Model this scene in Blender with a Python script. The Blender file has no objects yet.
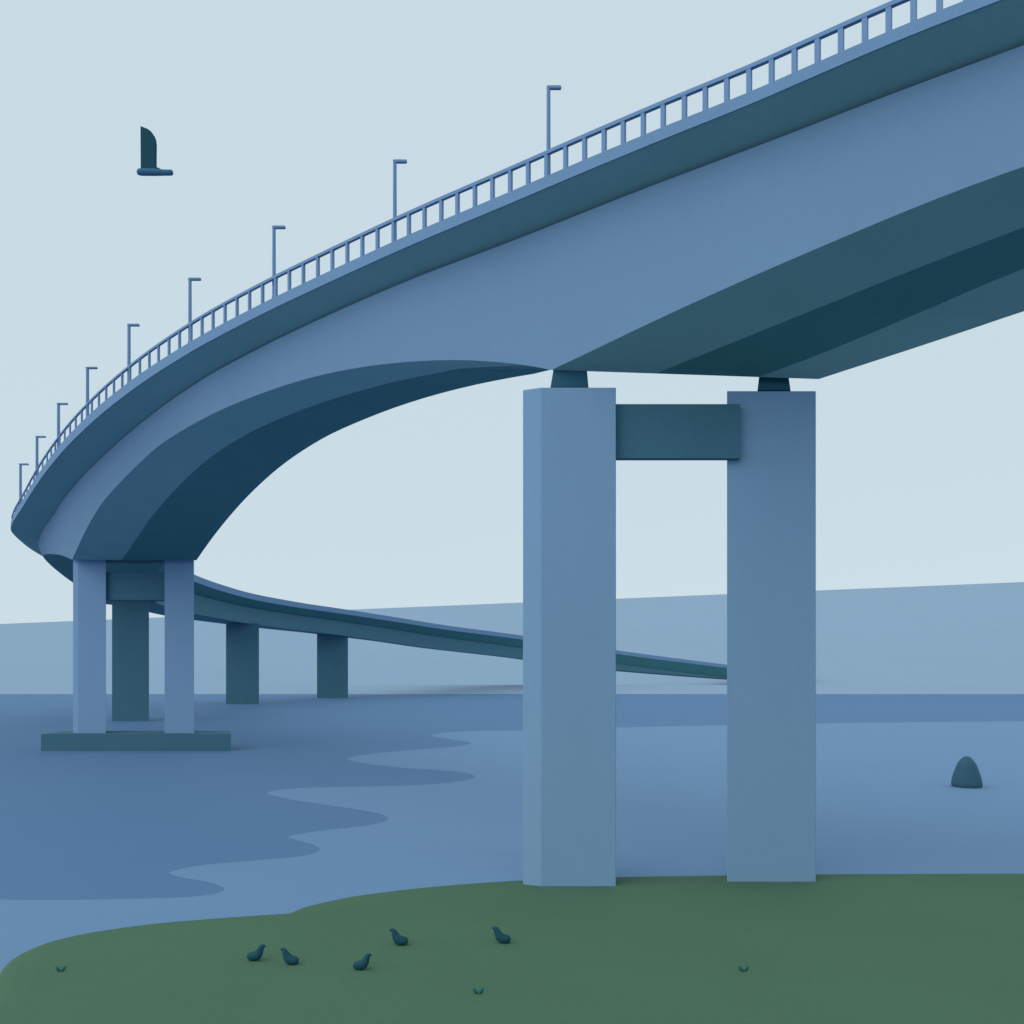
import bpy, bmesh, math, random
from mathutils import Vector, Matrix
random.seed(4)

# ------------------------------------------------------------------ frame
FPX = 900.0          # focal length in pixels of a 1024 px wide frame
CX, HY = 512.0, 670.0  # principal column, horizon row
EYE = 8.0            # eye height above the water (z = 0)
scene = bpy.context.scene
COL = scene.collection

def interp(pts, x):
    """monotone-ish Hermite through (x, y) pairs sorted by x, linear beyond the ends"""
    n = len(pts)
    if x <= pts[0][0]:
        (a, b), (c, d) = pts[0], pts[1]
        return b + (d - b) * (x - a) / (c - a)
    if x >= pts[-1][0]:
        (a, b), (c, d) = pts[-2], pts[-1]
        return d + (d - b) * (x - c) / (c - a)
    for i in range(n - 1):
        if pts[i][0] <= x <= pts[i + 1][0]:
            break
    (x0, y0), (x1, y1) = pts[i], pts[i + 1]
    h = x1 - x0
    s = (y1 - y0) / h
    def slope(k):
        if k == 0: return (pts[1][1] - pts[0][1]) / (pts[1][0] - pts[0][0])
        if k == n - 1: return (pts[-1][1] - pts[-2][1]) / (pts[-1][0] - pts[-2][0])
        ha = pts[k][0] - pts[k - 1][0]; hb = pts[k + 1][0] - pts[k][0]
        sa = (pts[k][1] - pts[k - 1][1]) / ha; sb = (pts[k + 1][1] - pts[k][1]) / hb
        return (sa * hb + sb * ha) / (ha + hb)
    m0, m1 = slope(i), slope(i + 1)
    t = (x - x0) / h
    return ((2*t**3 - 3*t**2 + 1) * y0 + (t**3 - 2*t**2 + t) * h * m0
            + (-2*t**3 + 3*t**2) * y1 + (t**3 - t**2) * h * m1)

def crom(pts, n=6, closed=False):
    """Catmull-Rom through 2-D points"""
    out = []
    N = len(pts)
    rng = range(N if closed else N - 1)
    for i in rng:
        p1, p2 = pts[i], pts[(i + 1) % N]
        p0 = pts[i - 1] if (i > 0 or closed) else p1
        p3 = pts[(i + 2) % N] if (i + 2 < N or closed) else p2
        for k in range(n):
            t = k / n
            out.append(tuple(0.5 * (2*b + (c - a)*t + (2*a - 5*b + 4*c - d)*t*t + (3*b - a - 3*c + d)*t**3)
                             for a, b, c, d in zip(p0, p1, p2, p3)))
    if not closed: out.append(tuple(pts[-1]))
    return out

def ground_at(x, y, z=0.0):
    """where the sight line through a point of the photograph meets the level z"""
    D = FPX * (EYE - z) / (y - HY)
    return ((x - CX) * D / FPX, D)

# -------------------------------------------------------------- materials
def lin(c):
    return tuple((v/255/12.92 if v/255 <= .04045 else ((v/255 + .055)/1.055)**2.4) for v in c)

def material(name, col, rough=.8, spec=.25, var=.06, scale=.35, fine=6.0, bump=.0, bscale=8.0, stretch=(1,1,1), detail=6):
    m = bpy.data.materials.new(name); m.use_nodes = True
    nt = m.node_tree; N = nt.nodes; L = nt.links
    b = N['Principled BSDF']
    b.inputs['Roughness'].default_value = rough
    b.inputs['Specular IOR Level'].default_value = spec
    tc = N.new('ShaderNodeTexCoord'); mp = N.new('ShaderNodeMapping')
    mp.inputs['Scale'].default_value = stretch
    L.new(tc.outputs['Object'], mp.inputs['Vector'])
    n1 = N.new('ShaderNodeTexNoise'); n1.inputs['Scale'].default_value = scale; n1.inputs['Detail'].default_value = detail
    n2 = N.new('ShaderNodeTexNoise'); n2.inputs['Scale'].default_value = fine; n2.inputs['Detail'].default_value = 4
    L.new(mp.outputs[0], n1.inputs['Vector']); L.new(mp.outputs[0], n2.inputs['Vector'])
    ad = N.new('ShaderNodeMath'); ad.operation = 'ADD'
    L.new(n1.outputs['Fac'], ad.inputs[0]); L.new(n2.outputs['Fac'], ad.inputs[1])
    mr = N.new('ShaderNodeMapRange')
    mr.inputs['From Min'].default_value = .6; mr.inputs['From Max'].default_value = 1.4
    mr.inputs['To Min'].default_value = 1 - var; mr.inputs['To Max'].default_value = 1 + var
    L.new(ad.outputs[0], mr.inputs['Value'])
    mx = N.new('ShaderNodeVectorMath'); mx.operation = 'SCALE'
    mx.inputs[0].default_value = col
    L.new(mr.outputs[0], mx.inputs['Scale'])
    L.new(mx.outputs[0], b.inputs['Base Color'])
    if bump:
        n3 = N.new('ShaderNodeTexNoise'); n3.inputs['Scale'].default_value = bscale; n3.inputs['Detail'].default_value = 5
        L.new(mp.outputs[0], n3.inputs['Vector'])
        bp = N.new('ShaderNodeBump'); bp.inputs['Strength'].default_value = bump; bp.inputs['Distance'].default_value = .05
        L.new(n3.outputs['Fac'], bp.inputs['Height']); L.new(bp.outputs[0], b.inputs['Normal'])
    return m

A = dict(
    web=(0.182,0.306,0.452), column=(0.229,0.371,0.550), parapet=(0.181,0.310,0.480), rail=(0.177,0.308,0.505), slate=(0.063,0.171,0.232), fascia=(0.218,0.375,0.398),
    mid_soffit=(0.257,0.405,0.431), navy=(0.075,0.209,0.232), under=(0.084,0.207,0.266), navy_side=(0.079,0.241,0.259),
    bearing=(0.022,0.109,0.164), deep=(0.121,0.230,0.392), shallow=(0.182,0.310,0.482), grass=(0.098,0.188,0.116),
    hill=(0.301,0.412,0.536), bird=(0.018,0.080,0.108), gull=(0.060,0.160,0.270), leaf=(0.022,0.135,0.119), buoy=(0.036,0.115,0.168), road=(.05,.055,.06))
M = {
 'web': material('blue_painted_concrete', A['web'], bump=.03, var=.035),
 'column': material('blue_grey_pier_concrete', A['column'], bump=.03, var=.03, stretch=(1,1,.35)),
 'parapet': material('blue_parapet_concrete', A['parapet'], var=.04),
 'rail': material('blue_painted_steel', A['rail'], rough=.55, var=.03),
 'slate': material('dark_slate_concrete', A['slate'], bump=.05),
 'fascia': material('dark_slate_edge_paint', A['fascia'], bump=.03),
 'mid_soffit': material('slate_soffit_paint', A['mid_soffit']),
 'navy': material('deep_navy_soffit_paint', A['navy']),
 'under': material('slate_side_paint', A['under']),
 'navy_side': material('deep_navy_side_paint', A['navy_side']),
 'bearing': material('black_blue_rubber', A['bearing'], rough=.7),
 'deep': material('deep_water', A['deep'], rough=.7, spec=.04, var=.02, scale=.03, fine=.5, bump=.05, bscale=2.0, stretch=(.35,1,1)),
 'shallow': material('pale_shallow_water', A['shallow'], rough=.7, spec=.04, var=.02, scale=.03, fine=.5, bump=.05, bscale=2.0, stretch=(.35,1,1)),
 'grass': material('bank_turf', A['grass'], rough=.95, spec=.05, var=.06, scale=.25, fine=9, bump=.25, bscale=22),
 'hill': material('hill_slope', A['hill'], rough=1, spec=0, var=.03, scale=.012, fine=.15),  # distance haze is put into this pale blue base colour
 'bird': material('dark_teal_plumage', A['bird'], rough=.7, spec=.1, fine=40),
 'gull': material('slate_blue_plumage', A['gull'], rough=.7, spec=.1, fine=40),
 'leaf': material('deep_green_leaf', A['leaf'], rough=.6, spec=.15, fine=60),
 'buoy': material('slate_painted_float', A['buoy'], rough=.6, fine=3),
 'road': material('asphalt', A['road'], rough=.95, fine=30),
}

# ---------------------------------------------------------------- objects
def link(name, verts, faces, mat, parent=None, smooth=False, mats=None, fmat=None):
    me = bpy.data.meshes.new(name)
    me.from_pydata([tuple(v) for v in verts], [], faces)
    for m in (mats or [mat]): me.materials.append(m)
    if fmat: me.polygons.foreach_set('material_index', fmat)
    bm = bmesh.new(); bm.from_mesh(me)
    bmesh.ops.recalc_face_normals(bm, faces=bm.faces)
    bm.to_mesh(me); bm.free()
    if smooth: me.polygons.foreach_set('use_smooth', [True]*len(me.polygons))
    me.update()
    o = bpy.data.objects.new(name, me); COL.objects.link(o)
    if parent: o.parent = parent
    return o

def thing(name, label, cat, loc=(0,0,0), group=None):
    o = bpy.data.objects.new(name, None); COL.objects.link(o)
    o.location = loc; o['label'] = label; o['category'] = cat
    o.empty_display_size = .3
    if group: o['group'] = group
    return o

def tag(o, label, cat, group=None):
    o['label'] = label; o['category'] = cat
    if group: o['group'] = group
    return o

def box(x0, x1, y0, y1, z0, z1, bev=0.0):
    bm = bmesh.new()
    bmesh.ops.create_cube(bm, size=1)
    for v in bm.verts:
        v.co = Vector(((x0+x1)/2 + v.co.x*(x1-x0), (y0+y1)/2 + v.co.y*(y1-y0), (z0+z1)/2 + v.co.z*(z1-z0)))
    if bev: bmesh.ops.bevel(bm, geom=bm.edges[:], offset=bev, segments=2, affect='EDGES')
    vs = [v.co.copy() for v in bm.verts]; bm.verts.index_update()
    fs = [[v.index for v in f.verts] for f in bm.faces]
    bm.free(); return vs, fs

def prism(poly, z0, z1):
    n = len(poly)
    vs = [(x, y, z0) for x, y in poly] + [(x, y, z1) for x, y in poly]
    fs = [list(range(n))[::-1], list(range(n, 2*n))] + [[i, (i+1) % n, n + (i+1) % n, n + i] for i in range(n)]
    return vs, fs

def slab(rows, closed=True):
    """sweep: rows is a list of cross-sections (closed rings of the same length)"""
    n = len(rows[0]); vs = [p for r in rows for p in r]; fs = []
    for i in range(len(rows) - 1):
        for k in range(n):
            a, b = i*n + k, i*n + (k+1) % n
            fs.append([a, b, b + n, a + n])
    fs.append(list(range(n))[::-1]); fs.append([(len(rows)-1)*n + k for k in range(n)])
    return vs, fs

def loft(rings, seg=14):
    """rings: (centre, tangent-frame u, v, ru, rv) closed at both ends with a point"""
    vs, fs = [], []
    for c, u, v, ru, rv in rings:
        for k in range(seg):
            a = 2*math.pi*k/seg
            vs.append(Vector(c) + Vector(u)*math.cos(a)*ru + Vector(v)*math.sin(a)*rv)
    for i in range(len(rings)-1):
        for k in range(seg):
            fs.append([i*seg+k, i*seg+(k+1) % seg, (i+1)*seg+(k+1) % seg, (i+1)*seg+k])
    fs.append(list(range(seg))[::-1]); fs.append([(len(rings)-1)*seg+k for k in range(seg)])
    return vs, fs

# ------------------------------------------------- the bridge's alignment
# edge lines as they were read off the photograph (column, row)
F_ = [(38.6,540),(47,523.6),(59,505.5),(75,485),(112.5,447.5),(150,416),(195,384),(256,350),(331,314),(406,281.5),(512,241),
      (637,191.5),(768,142),(909,87.5),(1024,45)]
L_ = [(73,558),(82,538),(97.5,510),(122.5,480),(137.5,465),(160,445),(175,435),(212.5,414),(256,395.5),(306,379),(356,368),(406,362),
      (456,360),(512,363.5),(540,367.5),(553,370)]
L2_ = [(553,370),(600,347),(650,323),(709.5,295.5),(768,269.3),(843,237.5),(918,206),(1024,165)]
Mid_ = [(122.5,559.5),(147.5,522.5),(185,480),(235,439.5),(272.5,420),(316,401.5),(333.5,395.5),(381,384),(431,374.7),(512,367.2),(553,370)]
R_ = [(197,559.5),(210,541),(235,510),(272.5,473),(316,442.3),(370,417),(420,399.3),(470,386),(512,377.5),(552,371)]
R2_ = [(819,379),(893,355),(960,332.8),(1024,311)]
Q_ = [(11.7,524.8),(15.6,518),(20.3,511),(29.7,496.2),(40,480.6),(57.5,458),(92.5,422.5),(131,391.5),(190,353),(256,317.7),(331,282),(406,248),(512,203.3),
      (587,171.5),(662,140.5),(768,97.5),(800,83.5),(909,37),(1003.5,0)]
HF, HQ = 16.3, 16.9      # web top / deck edge above the eye

def solve(curve, H, D, lo, hi):
    """column where the edge at height H lies at depth D"""
    t = HY - FPX*H/D
    for _ in range(60):
        m = (lo + hi)/2
        if interp(curve, m) > t: lo = m
        else: hi = m
    return (lo + hi)/2

P1, P2 = 33.0, 88.4      # depth of the two twin-column piers
def smooth(t): t = max(0, min(1, t)); return t*t*(3 - 2*t)

# stations: dict(F, L, R, Q, PR: plan points (x, y); hl, hr soffit heights, hf, hq ...)
ST = []
near = []
D = 16.0
while D < 32.9: near.append(D); D += .55
near += [P1]
D = 33.5
while D < 87.5:
    near.append(D); D += .6 + (D - 33)*.022
near += [P2]
for D in near:
    xf = solve(F_, HF, D, 30, 2400); F = ((xf - CX)*D/FPX, D)
    xq = solve(Q_, HQ, D, 11, 2600); Q = ((xq - CX)*D/FPX, D)
    s = dict(D=D, F=F, Q=Q)
    if D <= P1:
        xl = xf; Lx = F[0]
        if xl < 1024: hl = (HY - interp(L2_, max(xl, 553)))*D/FPX
        else:
            d0 = 23.45; hl = 13.16 + .25*smooth((d0 - D)/4)
        w = 9.8 + 1.2*smooth((P1 - D)/4)
        xr = CX + (Lx + w)*FPX/D
        hr = (HY - interp(R2_, min(xr, 1024)))*D/FPX if xr < 1024 else None
        s['tm'] = .39; s['tn'] = .775 - .1*smooth((33 - D)/6)
    else:
        ins = 1.2*(D - P1)/(P2 - P1)
        Lx = F[0] + ins; xl = CX + Lx*FPX/D
        hl = (HY - interp(L_, min(xl, 553)))*D/FPX
        t = (D - P1)/(P2 - P1)
        w = (9.8 + 2.4*t) - 2.6*math.sin(math.pi*t**.8)**1.5
        xr = CX + (Lx + w)*FPX/D
        if xr < 552: hr = (HY - interp(R_, xr))*D/FPX
        else: hr = None
        s['xr'] = xr
    s['L'] = (Lx, D); s['hl'] = hl; s['R'] = (Lx + w, D); s['hr'] = hr
    ST.append(s)
n1 = [s for s in ST if s['D'] <= P1]
last = next(s for s in n1 if s['hr'] is not None)
for s in n1:
    if s['hr'] is None: s['hr'] = s['hl'] + (last['hr'] - last['hl'])
for _ in range(3):          # take the wobble of the tracing out of the near span
    v = [s['hl'] for s in n1]
    for i in range(1, len(n1)-1): n1[i]['hl'] = (v[i-1] + 2*v[i] + v[i+1])/4
# fill the stretch just past the first pier, where the far edge is hidden behind the soffit
k0 = max(i for i, s in enumerate(ST) if s['D'] <= P1)
k1 = min(i for i, s in enumerate(ST) if s['D'] > P1 and s['hr'] is not None)
for i in range(k0 + 1, k1):
    s = ST[i]; t = (s['D'] - P1)/(ST[k1]['D'] - P1)
    need = (HY - 369.0)*s['D']/FPX
    s['hr'] = max(ST[k0]['hr']*(1 - t) + ST[k1]['hr']*t, need)
for s in ST[k1:]: s['hr'] = min(s['hr'], 15.6)
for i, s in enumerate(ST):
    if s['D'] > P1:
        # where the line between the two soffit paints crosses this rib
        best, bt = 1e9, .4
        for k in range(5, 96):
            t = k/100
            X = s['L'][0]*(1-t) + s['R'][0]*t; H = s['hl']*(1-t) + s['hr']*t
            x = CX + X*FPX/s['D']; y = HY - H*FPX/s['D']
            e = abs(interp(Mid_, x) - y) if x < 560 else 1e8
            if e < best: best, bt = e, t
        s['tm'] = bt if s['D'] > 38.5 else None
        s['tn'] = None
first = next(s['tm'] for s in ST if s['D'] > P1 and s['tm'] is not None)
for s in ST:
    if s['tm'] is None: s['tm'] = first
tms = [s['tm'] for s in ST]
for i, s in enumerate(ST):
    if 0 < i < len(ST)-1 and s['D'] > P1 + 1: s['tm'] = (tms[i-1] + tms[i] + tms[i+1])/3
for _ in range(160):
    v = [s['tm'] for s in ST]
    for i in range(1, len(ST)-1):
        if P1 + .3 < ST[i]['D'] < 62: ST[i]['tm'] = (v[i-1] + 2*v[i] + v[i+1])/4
for s in ST: s.update(hf=HF, hq=HQ, hs=14.6, hpr=1.0)

# beyond the second pier: right-hand edge R and left-hand edge L in plan
far = [  # D, Lx, Ly, hl, Rx, Ry, hr, Fx, Fy, Qx, Qy, h-shift of the deck
 (-46.6, 93.5, 11.85, -34.0, 94.5, 11.8, -47.5, 93.5, -50.55, 93.1, 0),
 (-50.0, 99, 12.7, -37.4, 100.5, 12.4, -51.0, 99, -54.2, 98.6, 0),
 (-53.3, 104, 13.4, -40.6, 106.5, 12.7, -54.15, 104, -57.75, 104.1, 0),
 (-56.5, 109.5, 14.1, -43.6, 112, 12.9, -57.4, 109.5, -61.2, 110.2, 0),
 (-61.5, 118, 14.9, -48.5, 122, 12.9, -62.35, 118.5, -65.5, 121.0, 0),
 (-65.0, 127, 14.7, -52.5, 131, 12.3, -65.6, 127.5, -68.5, 129.8, 0),
 (-67.6, 136, 14.1, -55.3, 139, 11.0, -68.1, 136, -70.7, 137.5, 0),
 (-69.0, 143, 13.3, -56.6, 143.5, 10.7, -69.5, 143, -72.2, 144, 0),
 (-71.0, 154, 11.6, -59.6, 155, 10.9, -71.4, 154, -74.4, 155, 0),
 (-73.0, 170, 12.0, -62.0, 170, 11.0, -73.4, 170, -76.5, 170, 0),
 (-73.6, 190, 11.5, -62.9, 189, 11.1, -74.0, 190, -77.0, 191, -.1),
 (-72.4, 213, 11.0, -61.8, 210, 10.9, -72.8, 213, -75.6, 214.5, -.3),
 (-66.5, 240, 10.6, -56.5, 235, 10.5, -66.9, 240, -69.6, 241.8, -.5),
 (-58.0, 259, 10.0, -49.2, 252, 9.9, -58.4, 259, -60.8, 261.3, -.9),
 (-43.0, 280, 8.4, -36.5, 272, 8.4, -43.4, 281, -45.2, 283.5, -2.1),
 (-28.5, 297, 6.5, -22.5, 289, 6.6, -28.8, 298, -30.3, 300.7, -3.7),
 (-2.0, 322, 4.0, 4.0, 313, 4.0, -2.2, 323, -3.8, 325.8, -6.3),
 (33.5, 354, .0, 40.5, 345, 0.0, 33.2, 355, 31.3, 357.6, -10.7),
 (84.5, 394, -3.7, 91.5, 385, -3.7, 84.2, 395, 82.4, 397.6, -15.8),
 (108.0, 411, -5.0, 115.0, 402, -5.0, 107.7, 412, 105.8, 414.6, -17.4),
 (131.0, 430, -6.2, 138.0, 421, -6.2, 130.7, 431, 128.8, 433.6, -18.8),
]
def fine(rows, n):
    return crom(rows, n)
l = ST[-1]
start = (l['L'][0], l['L'][1], l['hl'], l['R'][0], l['R'][1], l['hr'], l['F'][0], l['F'][1], l['Q'][0], l['Q'][1], 0)
far = [r if r[1] < 150 else (r[0], r[1], max(r[2], (r[5] + .12)*(r[1]/r[4])*1.012 + .12), *r[3:]) for r in far]
fr = fine([start] + far, 5)[1:]
for r in fr:
    ST.append(dict(D=r[1], L=(r[0], r[1]), hl=r[2], R=(r[3], r[4]), hr=r[5], F=(r[6], r[7]), Q=(r[8], r[9]),
                   hf=HF + r[10], hq=HQ + r[10], tm=.4, tn=None, hs=14.6 + r[10], far=True))
# the deck runs on past the right-hand side of the view
a_, b_ = Vector(ST[3]['Q']), Vector(ST[0]['Q'])
dirn = (b_ - a_).normalized()
ext = []
for k in range(12, 0, -1):
    t = dict(ST[0]); d = dirn*4.0*k
    for key in ('F', 'L', 'R', 'Q'): t[key] = (ST[0][key][0] + d.x, ST[0][key][1] + d.y)
    t['D'] = ST[0]['D'] - .01*k
    ext.append(t)
ST = ext + ST
NS = len(ST)
iP1 = next(i for i, s in enumerate(ST) if abs(s['D'] - P1) < 1e-6)
iP2 = next(i for i, s in enumerate(ST) if abs(s['D'] - P2) < 1e-6)

def nrm(i, key):
    a = ST[max(0, i-1)][key]; b = ST[min(NS-1, i+1)][key]
    v = Vector((b[0]-a[0], b[1]-a[1])); v.normalize()
    return Vector((v.y, -v.x))            # to the right of the direction of travel
for i, s in enumerate(ST):
    n = nrm(i, 'R'); ov = 2.4
    s['PR'] = (s['R'][0] + n.x*ov, s['R'][1] + n.y*ov)
    n = nrm(i, 'Q'); s['nQ'] = n
    s['nR'] = nrm(i, 'R')
    # edge beam and railing heights on the left-hand side
    D = s['D']
    s['hp'] = interp([(16,.33),(24,.35),(31,.41),(48,.55),(60,.68),(80,.72),(100,.66),(420,.66)], D)
    s['hrail'] = interp([(16,.8),(24,.84),(31,.94),(48,1.12),(60,1.08),(80,.95),(100,.82),(420,.82)], D)
    s['hs'] = max(s['hs'] if D > 150 else 14.6 if D < P1 else s['hs'], max(s['hl'], s['hr']) + .6)
    if D > 95: s['hs'] = s['hq'] - interp([(95,2.0),(140,2.0),(210,1.9),(260,2.2),(312,2.9),(345,3.6),(385,4.2),(430,4.2)], D)
    s['hs'] = max(s['hs'], s['hr'] + .25)
    s['hs'] = min(s['hs'], s['hq'] - .3)

def P3(p, h): return (p[0], p[1], h + EYE)
def off(p, n, d): return (p[0] + n.x*d, p[1] + n.y*d)

# ----------------------------------------------------------------- bridge
bridge = thing('bridge', 'long curved blue grey concrete road bridge with railing, striding over the water on tall piers', 'bridge', (0,0,0))
def strip(name, fn, mat, lo=0, hi=None, smooth=True):
    rows = [fn(ST[i]) for i in range(lo, (NS if hi is None else hi))]
    vs, fs = slab(rows)
    o = link(name, vs, fs, mat, bridge)
    if smooth:
        me = o.data
        me.polygons.foreach_set('use_smooth', [False]*len(me.polygons))
    return o

TH = .28
def soff(s, t, up=0.0):
    return (s['L'][0]*(1-t) + s['R'][0]*t, s['L'][1]*(1-t) + s['R'][1]*t, s['hl']*(1-t) + s['hr']*t + EYE + up)
# left-hand web: from under the cantilever down to the soffit edge
def web_l(s):
    n = s['nQ']
    f, l_ = s['F'], s['L']
    return [P3(f, s['hf']), P3(off(f, n, .4), s['hf']), (l_[0]+n.x*.4, l_[1]+n.y*.4, s['hl']+EYE+.24), P3(l_, s['hl'])]
strip('girder_web', web_l, M['web'])
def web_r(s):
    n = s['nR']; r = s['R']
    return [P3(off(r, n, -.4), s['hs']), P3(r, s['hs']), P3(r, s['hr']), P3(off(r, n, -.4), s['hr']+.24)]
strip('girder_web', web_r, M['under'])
def panel(ta, tb):
    def fn(s):
        a = ta(s); b = tb(s)
        return [soff(s, a), soff(s, b), soff(s, b, TH), soff(s, a, TH)]
    return fn
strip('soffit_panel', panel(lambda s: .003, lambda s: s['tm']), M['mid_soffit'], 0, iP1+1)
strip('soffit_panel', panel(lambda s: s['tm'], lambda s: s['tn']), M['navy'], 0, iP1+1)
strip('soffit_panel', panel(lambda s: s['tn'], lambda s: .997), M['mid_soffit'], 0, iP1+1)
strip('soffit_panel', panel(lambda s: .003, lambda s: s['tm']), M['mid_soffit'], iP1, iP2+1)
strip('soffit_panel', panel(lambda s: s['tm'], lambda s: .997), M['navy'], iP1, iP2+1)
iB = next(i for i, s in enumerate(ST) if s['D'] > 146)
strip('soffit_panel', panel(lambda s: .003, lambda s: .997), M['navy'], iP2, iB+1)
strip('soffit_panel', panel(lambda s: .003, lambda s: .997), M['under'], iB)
# undersides of the two cantilevered deck edges, as solid haunches
def cant_l(s):
    q, f, n = s['Q'], s['F'], s['nQ']
    return [P3(q, s['hq']), P3(off(f, n, .4), s['hf']+.003), P3(off(f, n, .4), s['hq']+.15), P3(q, s['hq']+.15)]
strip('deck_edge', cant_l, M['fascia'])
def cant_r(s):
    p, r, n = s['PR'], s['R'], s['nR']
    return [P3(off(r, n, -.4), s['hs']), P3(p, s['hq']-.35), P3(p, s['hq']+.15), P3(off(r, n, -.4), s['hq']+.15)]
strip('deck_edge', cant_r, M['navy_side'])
# carriageway slab
def road(s):
    q, p, nq, nr = s['Q'], s['PR'], s['nQ'], s['nR']
    a, b = off(q, nq, .5), off(p, nr, -.5)
    return [P3(a, s['hq']+.152), P3(b, s['hq']+.152), P3(b, s['hq']+.30), P3(a, s['hq']+.30)]
strip('road_deck', road, M['road'])
# edge beams
def par_l(s):
    q, n, h = s['Q'], s['nQ'], s['hp']
    o = off(q, n, -.05); i = off(q, n, .49)
    return [P3(o, s['hq']-.003), P3(o, s['hq']+h), P3(i, s['hq']+h), P3(i, s['hq']-.003+.155)]
strip('parapet', par_l, M['parapet'])
def par_r(s):
    p, n = s['PR'], s['nR']
    o = off(p, n, .05); i = off(p, n, -.49)
    h = interp([(16,.6),(90,.8),(150,.9),(260,1.0),(420,1.0)], s['D'])
    return [P3(i, s['hq']+.152), P3(i, s['hq']+h), P3(o, s['hq']+h), P3(o, s['hq']-.38)]
strip('parapet', par_r, M['parapet'])
# railing: a top rail and its posts
def rail_row(s):
    q, n = s['Q'], s['nQ']
    a, b = off(q, n, .02), off(q, n, .16); z = s['hq'] + s['hp'] + s['hrail']
    return [P3(a, z-.125), P3(a, z), P3(b, z), P3(b, z-.125)]
rail = strip('railing', rail_row, M['rail'])

# positions along the left-hand edge by column of the photograph
def edge_at(x):
    """station values on the deck edge where the sight column x meets it"""
    for i in range(iP2 + 14):
        a, b = ST[i], ST[i+1]
        if a['Q'][1] < 9: continue
        xa = CX + a['Q'][0]*FPX/a['Q'][1]; xb = CX + b['Q'][0]*FPX/b['Q'][1]
        if (xa - x)*(xb - x) <= 0 and xa != xb:
            t = (x - xa)/(xb - xa)
            g = lambda k: a[k]*(1-t) + b[k]*t
            q = tuple(a['Q'][k]*(1-t) + b['Q'][k]*t for k in (0, 1))
            return q, a['nQ'].lerp(b['nQ'], t), g('hq'), g('hp'), g('hrail')
    return None
px = [13.2,14.4,15.8,17.3,19,21,23.5,26,29,33,37,41.5,46,50,54,58.5,63.5,68.8,74.5,80.5,90.5,97.5,104.8,112.5,120.8,138.3,147.8,157,167.5,178,189.5,200.5,211.5,
      223.5,235.5,248,261,274.3,287.8,301.8,316.3,330.8,345.8,360.8,376,392,407.3,423,439.8,456,473.5,491,508.8,526.8,545.3,
      564.3,583.3,602.8,622,642,662,683.3,704.3,725.8,748,770.5,793.5,816.6,840,864,888,913,939,966,994,1023,1053,1084,1116,1150,1186,1224,1264,1308,1356,1408,1466,1530,1602,1684]
px += [86.3, 128.6]
for x in sorted(px):
    e = edge_at(x)
    if not e: continue
    q, n, hq, hp, hr = e
    w = interp([(20,.075),(33,.07),(60,.075),(100,.085)], q[1])
    c = off(q, n, .09)
    u = Vector((n.y, -n.x)).normalized()*-1
    pl = [(c[0]+u.x*a*w+n.x*b*.06, c[1]+u.y*a*w+n.y*b*.06) for a, b in ((-1,-1),(1,-1),(1,1),(-1,1))]
    vs, fs = prism(pl, hq+hp+EYE-.01, hq+hp+hr+EYE-.12)
    link('railing_post', vs, fs, M['rail'], rail)

# --- piers
def column(x0, x1, y0, y1, z0, z1, ch, name='pier_column'):
    # the plan narrows towards the back on the side that faces the middle of the river
    k = (y1 - y0)/y0*1.03
    xb0, xb1 = (x0 + x0*k, x1) if x0 > 0 else (x0, x1 + x1*k)
    poly = [(x0*(y0 + ch*.45)/y0, y0+ch*.45), (x0+ch, y0), (x1, y0), (xb1, y1), (xb0, y1)] if ch else [(x0,y0),(x1,y0),(xb1,y1),(xb0,y1)]
    bm = bmesh.new()
    vs, fs = prism(poly, z0, z1)
    bv = [bm.verts.new(v) for v in vs]
    for f in fs: bm.faces.new([bv[k] for k in f])
    bmesh.ops.bevel(bm, geom=[e for e in bm.edges], offset=.02, segments=1, affect='EDGES')
    bm.verts.index_update()
    v2 = [v.co.copy() for v in bm.verts]; f2 = [[v.index for v in f.verts] for f in bm.faces]; bm.free()
    return link(name, v2, f2, M['column'], bridge)
def Xat(x, D): return (x - CX)*D/FPX
def Zat(y, D): return EYE + (HY - y)*D/FPX

dA, dB = 32.6, 33.3
column(Xat(523, dA), Xat(616, dA), dA, dA+1.9, -1.5, Zat(387.5, dA), .65)
column(Xat(727, dB), Xat(816, dB), dB, dB+1.9, -1.5, Zat(391, dB), 0)
vs, fs = box(Xat(616, dA)-.01, Xat(740.5, 32.95), 32.95, dB-.004, Zat(458.3, 32.95), Zat(404, 32.95), .008)
link('crossbeam', vs, fs, M['slate'], bridge)
def bearing(x0, x1, xt0, xt1, D, d, y0, z1):
    z0 = Zat(y0, D)
    dd = .9
    vs = [(Xat(x0,D), D, z0), (Xat(x1,D), D, z0), (Xat(x1,D+dd), D+dd, z0), (Xat(x0,D+dd), D+dd, z0),
          (Xat(xt0,D), D+.05, z1), (Xat(xt1,D), D+.05, z1), (Xat(xt1,D+dd), D+dd-.05, z1), (Xat(xt0,D+dd), D+dd-.05, z1)]
    fs = [[3,2,1,0],[4,5,6,7],[0,1,5,4],[1,2,6,5],[2,3,7,6],[3,0,4,7]]
    link('bearing', vs, fs, M['bearing'], bridge)
zs = ST[iP1]
bearing(550.5, 588.5, 553.5, 587, 33.0, .6, 387.5-.6, zs['hl']+EYE+.03)
bearing(757.5, 790.5, 759.5, 789, 33.4, .9, 391-1.0, zs['hr']+EYE+.25)

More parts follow.
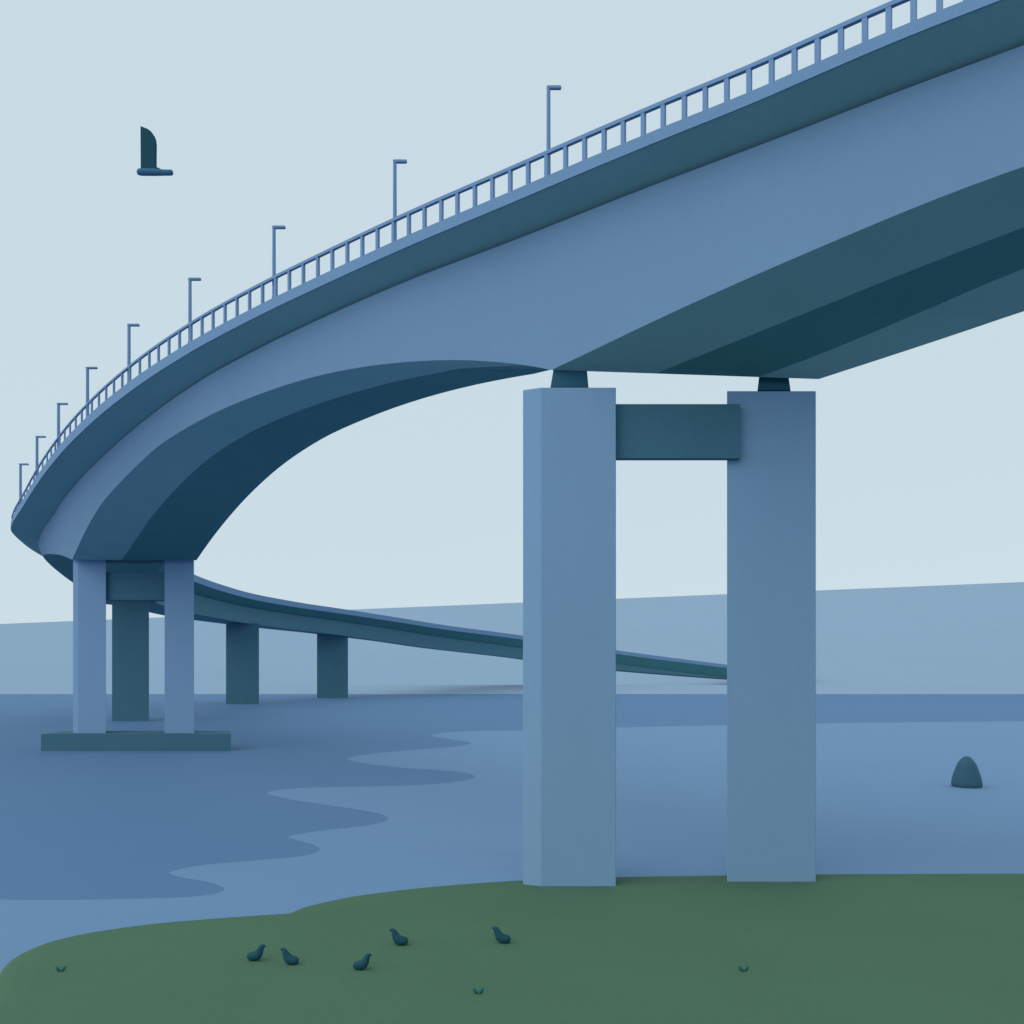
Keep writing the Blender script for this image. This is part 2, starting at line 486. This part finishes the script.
d2 = 90.0
zt = 11.05 + EYE
cap_top = Zat(734, 88.9)
ca, cb = Xat(41, 88.9), Xat(231, 88.9)
vs, fs = prism([(ca, 88.9), (cb, 88.9), (cb*93.6/88.9 - .1, 93.6), (ca + .6, 93.6)], -2, cap_top)
link('pile_cap', vs, fs, M['slate'], bridge)
column(Xat(73, d2), Xat(106, d2), d2, d2+3, cap_top-.01, zt, .5)
column(Xat(164.5, d2), Xat(194, d2), d2, d2+3, cap_top-.01, zt, 0)
vs, fs = box(Xat(106, d2+.4)-.06, Xat(164.5, d2)+.05, d2+.4, d2+2.2, Zat(600, d2+.4), Zat(572, d2+.4), .02)
link('crossbeam', vs, fs, M['slate'], bridge)
# diaphragm over the twin columns
vs, fs = prism([(Xat(76, 89.2), 89.2), (Xat(193, 89.2), 89.2), (Xat(193, 93), 93), (Xat(76, 93), 93)], zt-.02, zt+.3)
link('diaphragm', vs, fs, M['navy'], bridge)
for (xa, xb, yb, hh) in ((112, 149, 721, 12.2), (226, 259, 704, 10.95), (317, 348, 698, 10.6)):
    D = FPX*EYE/(yb - HY)
    a_, b_ = Xat(xa, D), Xat(xb, D)
    vs, fs = prism([(a_, D), (b_, D), (b_*(1 + 2.65/D), D+2.6), (a_, D+2.6)], -2, hh+EYE)
    o = link('wall_pier', vs, fs, M['slate'], bridge)
vs, fs = box(Xat(560, 326), Xat(582, 326), 326, 329, -2, 3.2+EYE, .05)
link('wall_pier', vs, fs, M['slate'], bridge)

# ------------------------------------------------------------ street lamps
lamps = [  # column, row of the top, arm end column, label
 (548.5, 86, 560, 'largest and nearest blue lamp post, first from the right along the bridge railing'),
 (394.8, 160, 405, 'blue lamp post second from the right along the railing, arm pointing right'),
 (274, 226, 284, 'blue lamp post third from the right, on the railing above the pale girder'),
 (190, 278, 199, 'blue lamp post fourth from the right along the curving railing'),
 (129, 324, 137, 'blue lamp post in the middle of the nine, fifth from either end of the railing'),
 (87.5, 367, 95, 'blue lamp post fourth from the left along the curving railing'),
 (58.5, 403, 66, 'blue lamp post third from the left, where the railing gaps narrow'),
 (37, 436, 45, 'blue lamp post second from the left, on the closed looking end of the railing'),
 (20.5, 463.5, 28, 'leftmost and farthest blue lamp post, on the outer bend of the bridge'),
]
proto = None
def lamp_meshes():
    # unit lamp: pole 3.3 m tall
    r = [((0,0,z), (1,0,0), (0,1,0), w, w) for z, w in ((0,.085),(.25,.085),(.27,.07),(3.3,.062))]
    vs, fs = loft(r, 10)
    av, af = box(-.06, .42, -.06, .06, 3.22, 3.34, .02)
    return (vs, fs), (av, af)
for k, (x, yt, xe, lab) in enumerate(lamps):
    x_ = x
    for _ in range(6):           # the pole stands just inside the rail, on its sight column
        q, n, hq, hp, hr = edge_at(x_)
        base = off(q, n, .30)
        x_ += x - (CX + base[0]*FPX/base[1])
    D = base[1]
    # put the pole on its own sight column
    xx = CX + base[0]*FPX/D
    z0 = hq + hp + EYE
    h = Zat(yt, D) - z0
    sc = h/3.34
    wide = interp([(28,1.0),(33,1.1),(60,1.6),(100,2.1)], D)
    if k == 0:
        root = thing('street_lamp', lab, 'street lamp', group='lamp posts along the bridge railing')
        (vs, fs), (av, af) = lamp_meshes()
        pole = link('pole', vs, fs, M['rail'], root, smooth=False)
        arm = link('lamp_arm', av, af, M['rail'], root)
        proto = root; kids = [pole, arm]; r = root
    else:
        r = proto.copy(); COL.objects.link(r); r['label'] = lab
        for c in kids:
            cc = c.copy(); COL.objects.link(cc); cc.parent = r
    r.location = (base[0], base[1], z0)
    r.scale = (wide, wide, sc)

# ------------------------------------------------------------------- water
def structure(o): o['kind'] = 'structure'; return o
W = 6000
o = link('water', [(-W,-400,0),(W,-400,0),(W,W,0),(-W,W,0)], [[0,1,2,3]], M['deep']); structure(o)
sh = [(2600,716),(1500,718.5),(1024,721.3),(816,723.5),(616,727.5),(540,730.3),(490,730.8),(452,732),(431,735.2),(446,738.6),(463,741),(471,743.7),
      (452,747),(400,751),(365,754.8),(347.5,758.8),(366,763.6),(400,767.5),(440,770.2),(466,773),(475,776.8),(462,781),(430,784.3),
      (400,785.8),(340,787),(290,788.8),(267.5,793),(288,799),(320,804),(360,810),(381,814.5),(388,818.7),(380,823),(355,827),
      (325,830.3),(300,833.8),(288.5,837),(300,841),(313,844.8),(319.7,849.5),(312,854),(295,857),(250,861),(210,864.3),(184,868.3),
      (169.5,873),(184,877.8),(206,882),(220,886),(224,889.7),(214,894),(190,896.8),(160,898.2),(100,899.5),(50,900),(0,899.6),
      (-150,898),(-500,894)]
pts = [ground_at(x, y, .005) for x, y in crom(sh, 7)]
pts = pts + [(-60, -30), (90, -30), (220, 60)]
vs = [(x, y, .005) for x, y in pts]
o = link('shallow_water', vs, [list(range(len(vs)))], M['shallow']); structure(o)
if o.data.polygons[0].normal.z < 0: o.data.flip_normals()

# -------------------------------------------------------------------- bank
bk = [(-60,1100),(-25,1030),(-10,1000),(0,976),(6,966),(15,957.5),(30,949.5),(50,942),(75,936),(99,931.5),(150,924.5),(200,920),(250,916.3),
      (283,914.2),(290,913.4),(294.5,911.3),(303,907.8),(325,902.3),(355,896.5),(400,890.5),(450,885.6),(500,882),(560,879),(640,877),(730,875.8),(816,874.8),
      (900,874.3),(1024,874),(1100,874.8)]
sm = crom(bk, 8)
PL = .17
edge = [ground_at(x, y, .06) for x, y in sm]
tail = crom([edge[-4], edge[-1], (25.4,33.2), (26.6,29.5), (25.5,23), (21,15.5), (14,9), (5,5.5), (-3,6), (-7.5,9.5), edge[0], edge[3]], 5)[6:-5]  # unseen shore, turned back so bluer water bounce reaches the near soffit
edge = edge + tail
n = len(edge)
def inset(d):
    out = []
    for i in range(n):
        a = Vector(edge[i-1]); b = Vector(edge[(i+1) % n]); v = (b - a).normalized()
        out.append((edge[i][0] + v.y*d, edge[i][1] - v.x*d))
    return out
rings = [(-.5,-.5), (-.12,-.06), (0,.05), (.12,.10), (.35,.145), (.8,PL)]
vs, fs = [], []
for d, z in rings:
    for p in inset(d): vs.append((p[0], p[1], z))
for i in range(len(rings)-1):
    for k in range(n):
        j = (k+1) % n
        fs.append([i*n+k, (i+1)*n+k, (i+1)*n+j, i*n+j])
fs.append([(len(rings)-1)*n + k for k in range(n)][::-1])
o = link('grass_bank', vs, fs, M['grass']); structure(o)

# -------------------------------------------------------------------- hill
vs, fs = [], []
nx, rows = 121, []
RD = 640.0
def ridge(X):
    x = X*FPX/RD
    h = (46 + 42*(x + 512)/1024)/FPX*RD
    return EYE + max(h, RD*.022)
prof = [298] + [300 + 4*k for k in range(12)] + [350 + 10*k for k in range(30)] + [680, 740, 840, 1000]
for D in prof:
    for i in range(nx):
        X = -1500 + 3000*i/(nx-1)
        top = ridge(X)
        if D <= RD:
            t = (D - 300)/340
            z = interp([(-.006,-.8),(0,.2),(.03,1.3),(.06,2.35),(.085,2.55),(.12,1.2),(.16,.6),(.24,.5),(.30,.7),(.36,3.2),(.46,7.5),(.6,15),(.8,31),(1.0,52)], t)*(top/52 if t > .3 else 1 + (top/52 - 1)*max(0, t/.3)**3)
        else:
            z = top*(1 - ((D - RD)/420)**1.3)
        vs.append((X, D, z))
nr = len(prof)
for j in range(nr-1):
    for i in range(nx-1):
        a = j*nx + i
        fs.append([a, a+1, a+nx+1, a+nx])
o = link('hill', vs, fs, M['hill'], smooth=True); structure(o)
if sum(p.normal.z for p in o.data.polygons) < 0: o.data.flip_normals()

# -------------------------------------------------------------------- buoy
prof = [(0,-.12),(.80,-.12),(.90,-.05),(.98,.06),(1.02,.20),(1.02,.32),(.98,.52),(.91,.84),(.79,1.18),(.66,1.53),(.53,1.75),(.40,1.92),(.26,2.05),(.12,2.12),(0,2.135)]
seg = 40; vs = []; fs = []
bp_ = crom(prof, 3)
for r, z in bp_:
    for k in range(seg):
        a = 2*math.pi*k/seg; vs.append((max(r, .001)*math.cos(a), max(r, .001)*math.sin(a), z))
for i in range(len(bp_)-1):
    for k in range(seg): fs.append([i*seg+k, i*seg+(k+1) % seg, (i+1)*seg+(k+1) % seg, (i+1)*seg+k])
o = link('buoy', vs, fs, M['buoy'], smooth=True)
gx, gy = ground_at(966.7, 787.3)
o.location = (Xat(966.7, gy + .3), gy + .3, -.04); o.scale = (.95, .95, 1.0)
tag(o, 'dark slate rounded cone buoy floating alone on the pale water', 'buoy')

# ------------------------------------------------------------ resting birds
def bird_mesh():
    sp = [(.005,.105,.030),(.02,.107,.062),(.055,.11,.090),(.10,.113,.106),(.155,.116,.114),(.215,.124,.120),(.262,.150,.118),(.298,.195,.108),
          (.322,.245,.092),(.343,.292,.080),(.364,.333,.071),(.388,.362,.060),(.414,.374,.050),(.438,.376,.037),(.460,.372,.022),(.485,.362,.006)]
    rings = []
    for i, (x, z, r) in enumerate(sp):
        a = sp[max(0, i-1)]; b = sp[min(len(sp)-1, i+1)]
        t = Vector((b[0]-a[0], 0, b[1]-a[1])).normalized()
        up = Vector((-t.z, 0, t.x))
        rings.append(((x - .24, 0, z), up, (0, 1, 0), r, r*(.92 if i < 8 else .85)))
    return loft(rings, 16)
birds = [  # centre column, base row, facing right?, label
 (256.5, 960.6, True, 'leftmost dark resting bird on the grass, facing right'),
 (289.5, 964.4, False, 'dark resting bird facing left, second from the left on the grass'),
 (362.5, 969.6, True, 'dark resting bird facing right, lowest in the middle of the grass'),
 (398.8, 945.0, False, 'dark resting bird facing left, up behind the lower middle bird'),
 (501.2, 943.0, False, 'rightmost dark resting bird on the grass, facing left, apart from the others'),
]
bv, bf = bird_mesh(); first_bird = None
for x, yb, right, lab in birds:
    gx, gy = ground_at(x, yb, PL)
    if first_bird is None:
        o = link('bird', bv, bf, M['bird'], smooth=True); first_bird = o
    else:
        o = first_bird.copy(); COL.objects.link(o)
    o.location = (gx, gy, PL - .008)
    s = 19.6*gy/FPX/.49
    o.scale = (s, s, s)
    o.rotation_euler = (0, 0, random.uniform(-.12, .12) + (0 if right else math.pi))
    tag(o, lab, 'bird', 'birds resting on the grass bank')

# ------------------------------------------------------------- flying gull
DG = 20.0
def gp(x, y): return ((x - CX)*DG/FPX, (HY - y)*DG/FPX + EYE)
gx, gz = gp(155, 172)
u = DG/FPX
# body: head at the left, tail at the right
sp = [(-18.0,-.3,.4),(-17.6,-.3,2.0),(-16.4,0,3.0),(-14,0.05,3.5),(-10,.0,3.5),(-4,-.1,3.5),(0,-.2,3.4),(4,-.35,3.2),(8,-.6,2.9),(13,-.6,2.8),(16.2,-.6,2.75),(17.3,-.6,2.3),(17.9,-.6,1.2)]
rings = [((x*u, 0, z*u), (0,0,1), (0,1,0), r*u, r*u*.95) for x, z, r in sp]
vs, fs = loft(rings, 14); fm = [0]*len(fs)
# two raised wings, lying one behind the other when seen from the side
wing = [(-13.6,1.0),(-13.6,44.6),(-10.5,43.4),(-6.5,41.9),(-3.4,39.6),(-1.0,36.6),(.4,32.8),(1.0,28.5),(1.0,16),(1.0,4.6),(3.2,3.6),(6.2,2.3),(6.2,1.0)]
for side in (-1, 1):
    b0 = len(vs); m = len(wing)
    for th in (-1, 1):
        for (x, z) in wing:
            lean = .022 + .0005*z
            thick = .016*(1 - .6*z/46)
            vs.append(Vector((x*u, side*lean + th*thick, z*u)))
    fs.append([b0 + k for k in range(m)]); fs.append([b0 + m + k for k in range(m)][::-1])
    for k in range(m): fs.append([b0+k, b0+(k+1) % m, b0+m+(k+1) % m, b0+m+k])
    fm += [1]*(m+2)
o = link('gull', vs, fs, None, mats=[M['gull'], M['bird']], fmat=fm)
for p in o.data.polygons: p.use_smooth = p.material_index == 0
o.location = (gx, DG, gz)
tag(o, 'lone gull flying in the open sky with its dark wings raised upright', 'bird')

# ----------------------------------------------------------------- sprouts
def leaf_mesh(side):
    # leaf in the x-z plane leaning outward, slightly cupped
    pts_ = [(0,0),(.27,-.03),(.63,.17),(.91,.53),(1.0,1.0),(.6,.99),(.29,.80),(.03,.39)]
    up = crom(pts_, 3, True)
    n_ = len(up); v = []; f = []
    for th in (0, 1):
        for (x, z) in up:
            v.append((side*(.012 + x*.125), .02*x*z + th*.008 - .004, z*.135))
    cx_ = (side*.068, -.018, .066)
    v.append(cx_); v.append((cx_[0], cx_[1]+.008, cx_[2]))
    for k in range(n_):
        f.append([k, (k+1) % n_, 2*n_]); f.append([n_+(k+1) % n_, n_+k, 2*n_+1])
        f.append([k, n_+k, n_+(k+1) % n_, (k+1) % n_])
    return v, f
sprouts = [(60.5, 971.5, 'tiny two leaved green sprout at the far left of the grass bank'),
           (478.2, 994, 'tiny two leaved green sprout lowest on the grass, below the rightmost bird'),
           (743.6, 971.5, 'tiny two leaved green sprout on the grass in front of the right hand pier column')]
lk = None
for x, yb, lab in sprouts:
    gx, gy = ground_at(x, yb, PL)
    if lk is None:
        r = thing('sprout', lab, 'seedling', group='two leaved sprouts in the grass'); sp0 = r
        lk = [link('leaf', *leaf_mesh(-1), M['leaf'], r, smooth=True), link('leaf', *leaf_mesh(1), M['leaf'], r, smooth=True)]
        rr = [((0,0,z), (1,0,0), (0,1,0), w, w) for z, w in ((-.03,.012),(.02,.012),(.035,.004))]
        lk.append(link('stem', *loft(rr, 8), M['leaf'], r))
    else:
        r = sp0.copy(); COL.objects.link(r); r['label'] = lab
        for c in lk:
            cc = c.copy(); COL.objects.link(cc); cc.parent = r
    r.location = (gx, gy, PL)

# ------------------------------------------------------------ light, camera
SUN_EL, SUN_AZ = math.radians(34), math.radians(56)     # behind the camera, to the left
world = bpy.data.worlds.new('World'); scene.world = world; world.use_nodes = True
nt = world.node_tree; N = nt.nodes; L = nt.links
bg = N['Background']
sky = N.new('ShaderNodeTexSky'); sky.sky_type = 'NISHITA'; sky.sun_disc = False
to_sun = Vector((-math.sin(SUN_AZ)*math.cos(SUN_EL), -math.cos(SUN_AZ)*math.cos(SUN_EL), math.sin(SUN_EL)))
sky.sun_elevation = SUN_EL
sky.sun_rotation = math.atan2(to_sun.x, to_sun.y)
sky.air_density = 1.0; sky.dust_density = 1.0; sky.ozone_density = 1.0
sc_ = N.new('ShaderNodeVectorMath'); sc_.operation = 'SCALE'; sc_.inputs['Scale'].default_value = 1.0
L.new(sky.outputs[0], sc_.inputs[0])
mix = N.new('ShaderNodeMix'); mix.data_type = 'RGBA'
mix.inputs['Factor'].default_value = .93        # even, thin overcast veil in front of the blue
OV = tuple(v/.1 for v in lin((206,224,233)))
mix.inputs['B'].default_value = (*OV, 1)
L.new(sc_.outputs[0], mix.inputs['A'])
L.new(mix.outputs['Result'], bg.inputs['Color'])
bg.inputs['Strength'].default_value = .1

sl = bpy.data.lights.new('sun', 'SUN'); sl.energy = 1.1; sl.angle = math.radians(80); sl.color = (1, .985, .96)
so = bpy.data.objects.new('sun', sl); COL.objects.link(so)
so.rotation_euler = to_sun.to_track_quat('Z', 'Y').to_euler()
so.location = (-40, -40, 60)

cam = bpy.data.cameras.new('camera'); co = bpy.data.objects.new('camera', cam); COL.objects.link(co)
co.location = (0, 0, EYE); co.rotation_euler = (math.radians(90), 0, 0)
cam.sensor_width = 36; cam.lens = 36*FPX/1024; cam.shift_y = (HY - 512)/1024
cam.clip_start = .1; cam.clip_end = 20000
scene.camera = co
scene.view_settings.view_transform = 'Standard'; scene.view_settings.look = 'None'
scene.view_settings.exposure = 0; scene.view_settings.gamma = 1
scene.cycles.use_denoising = True
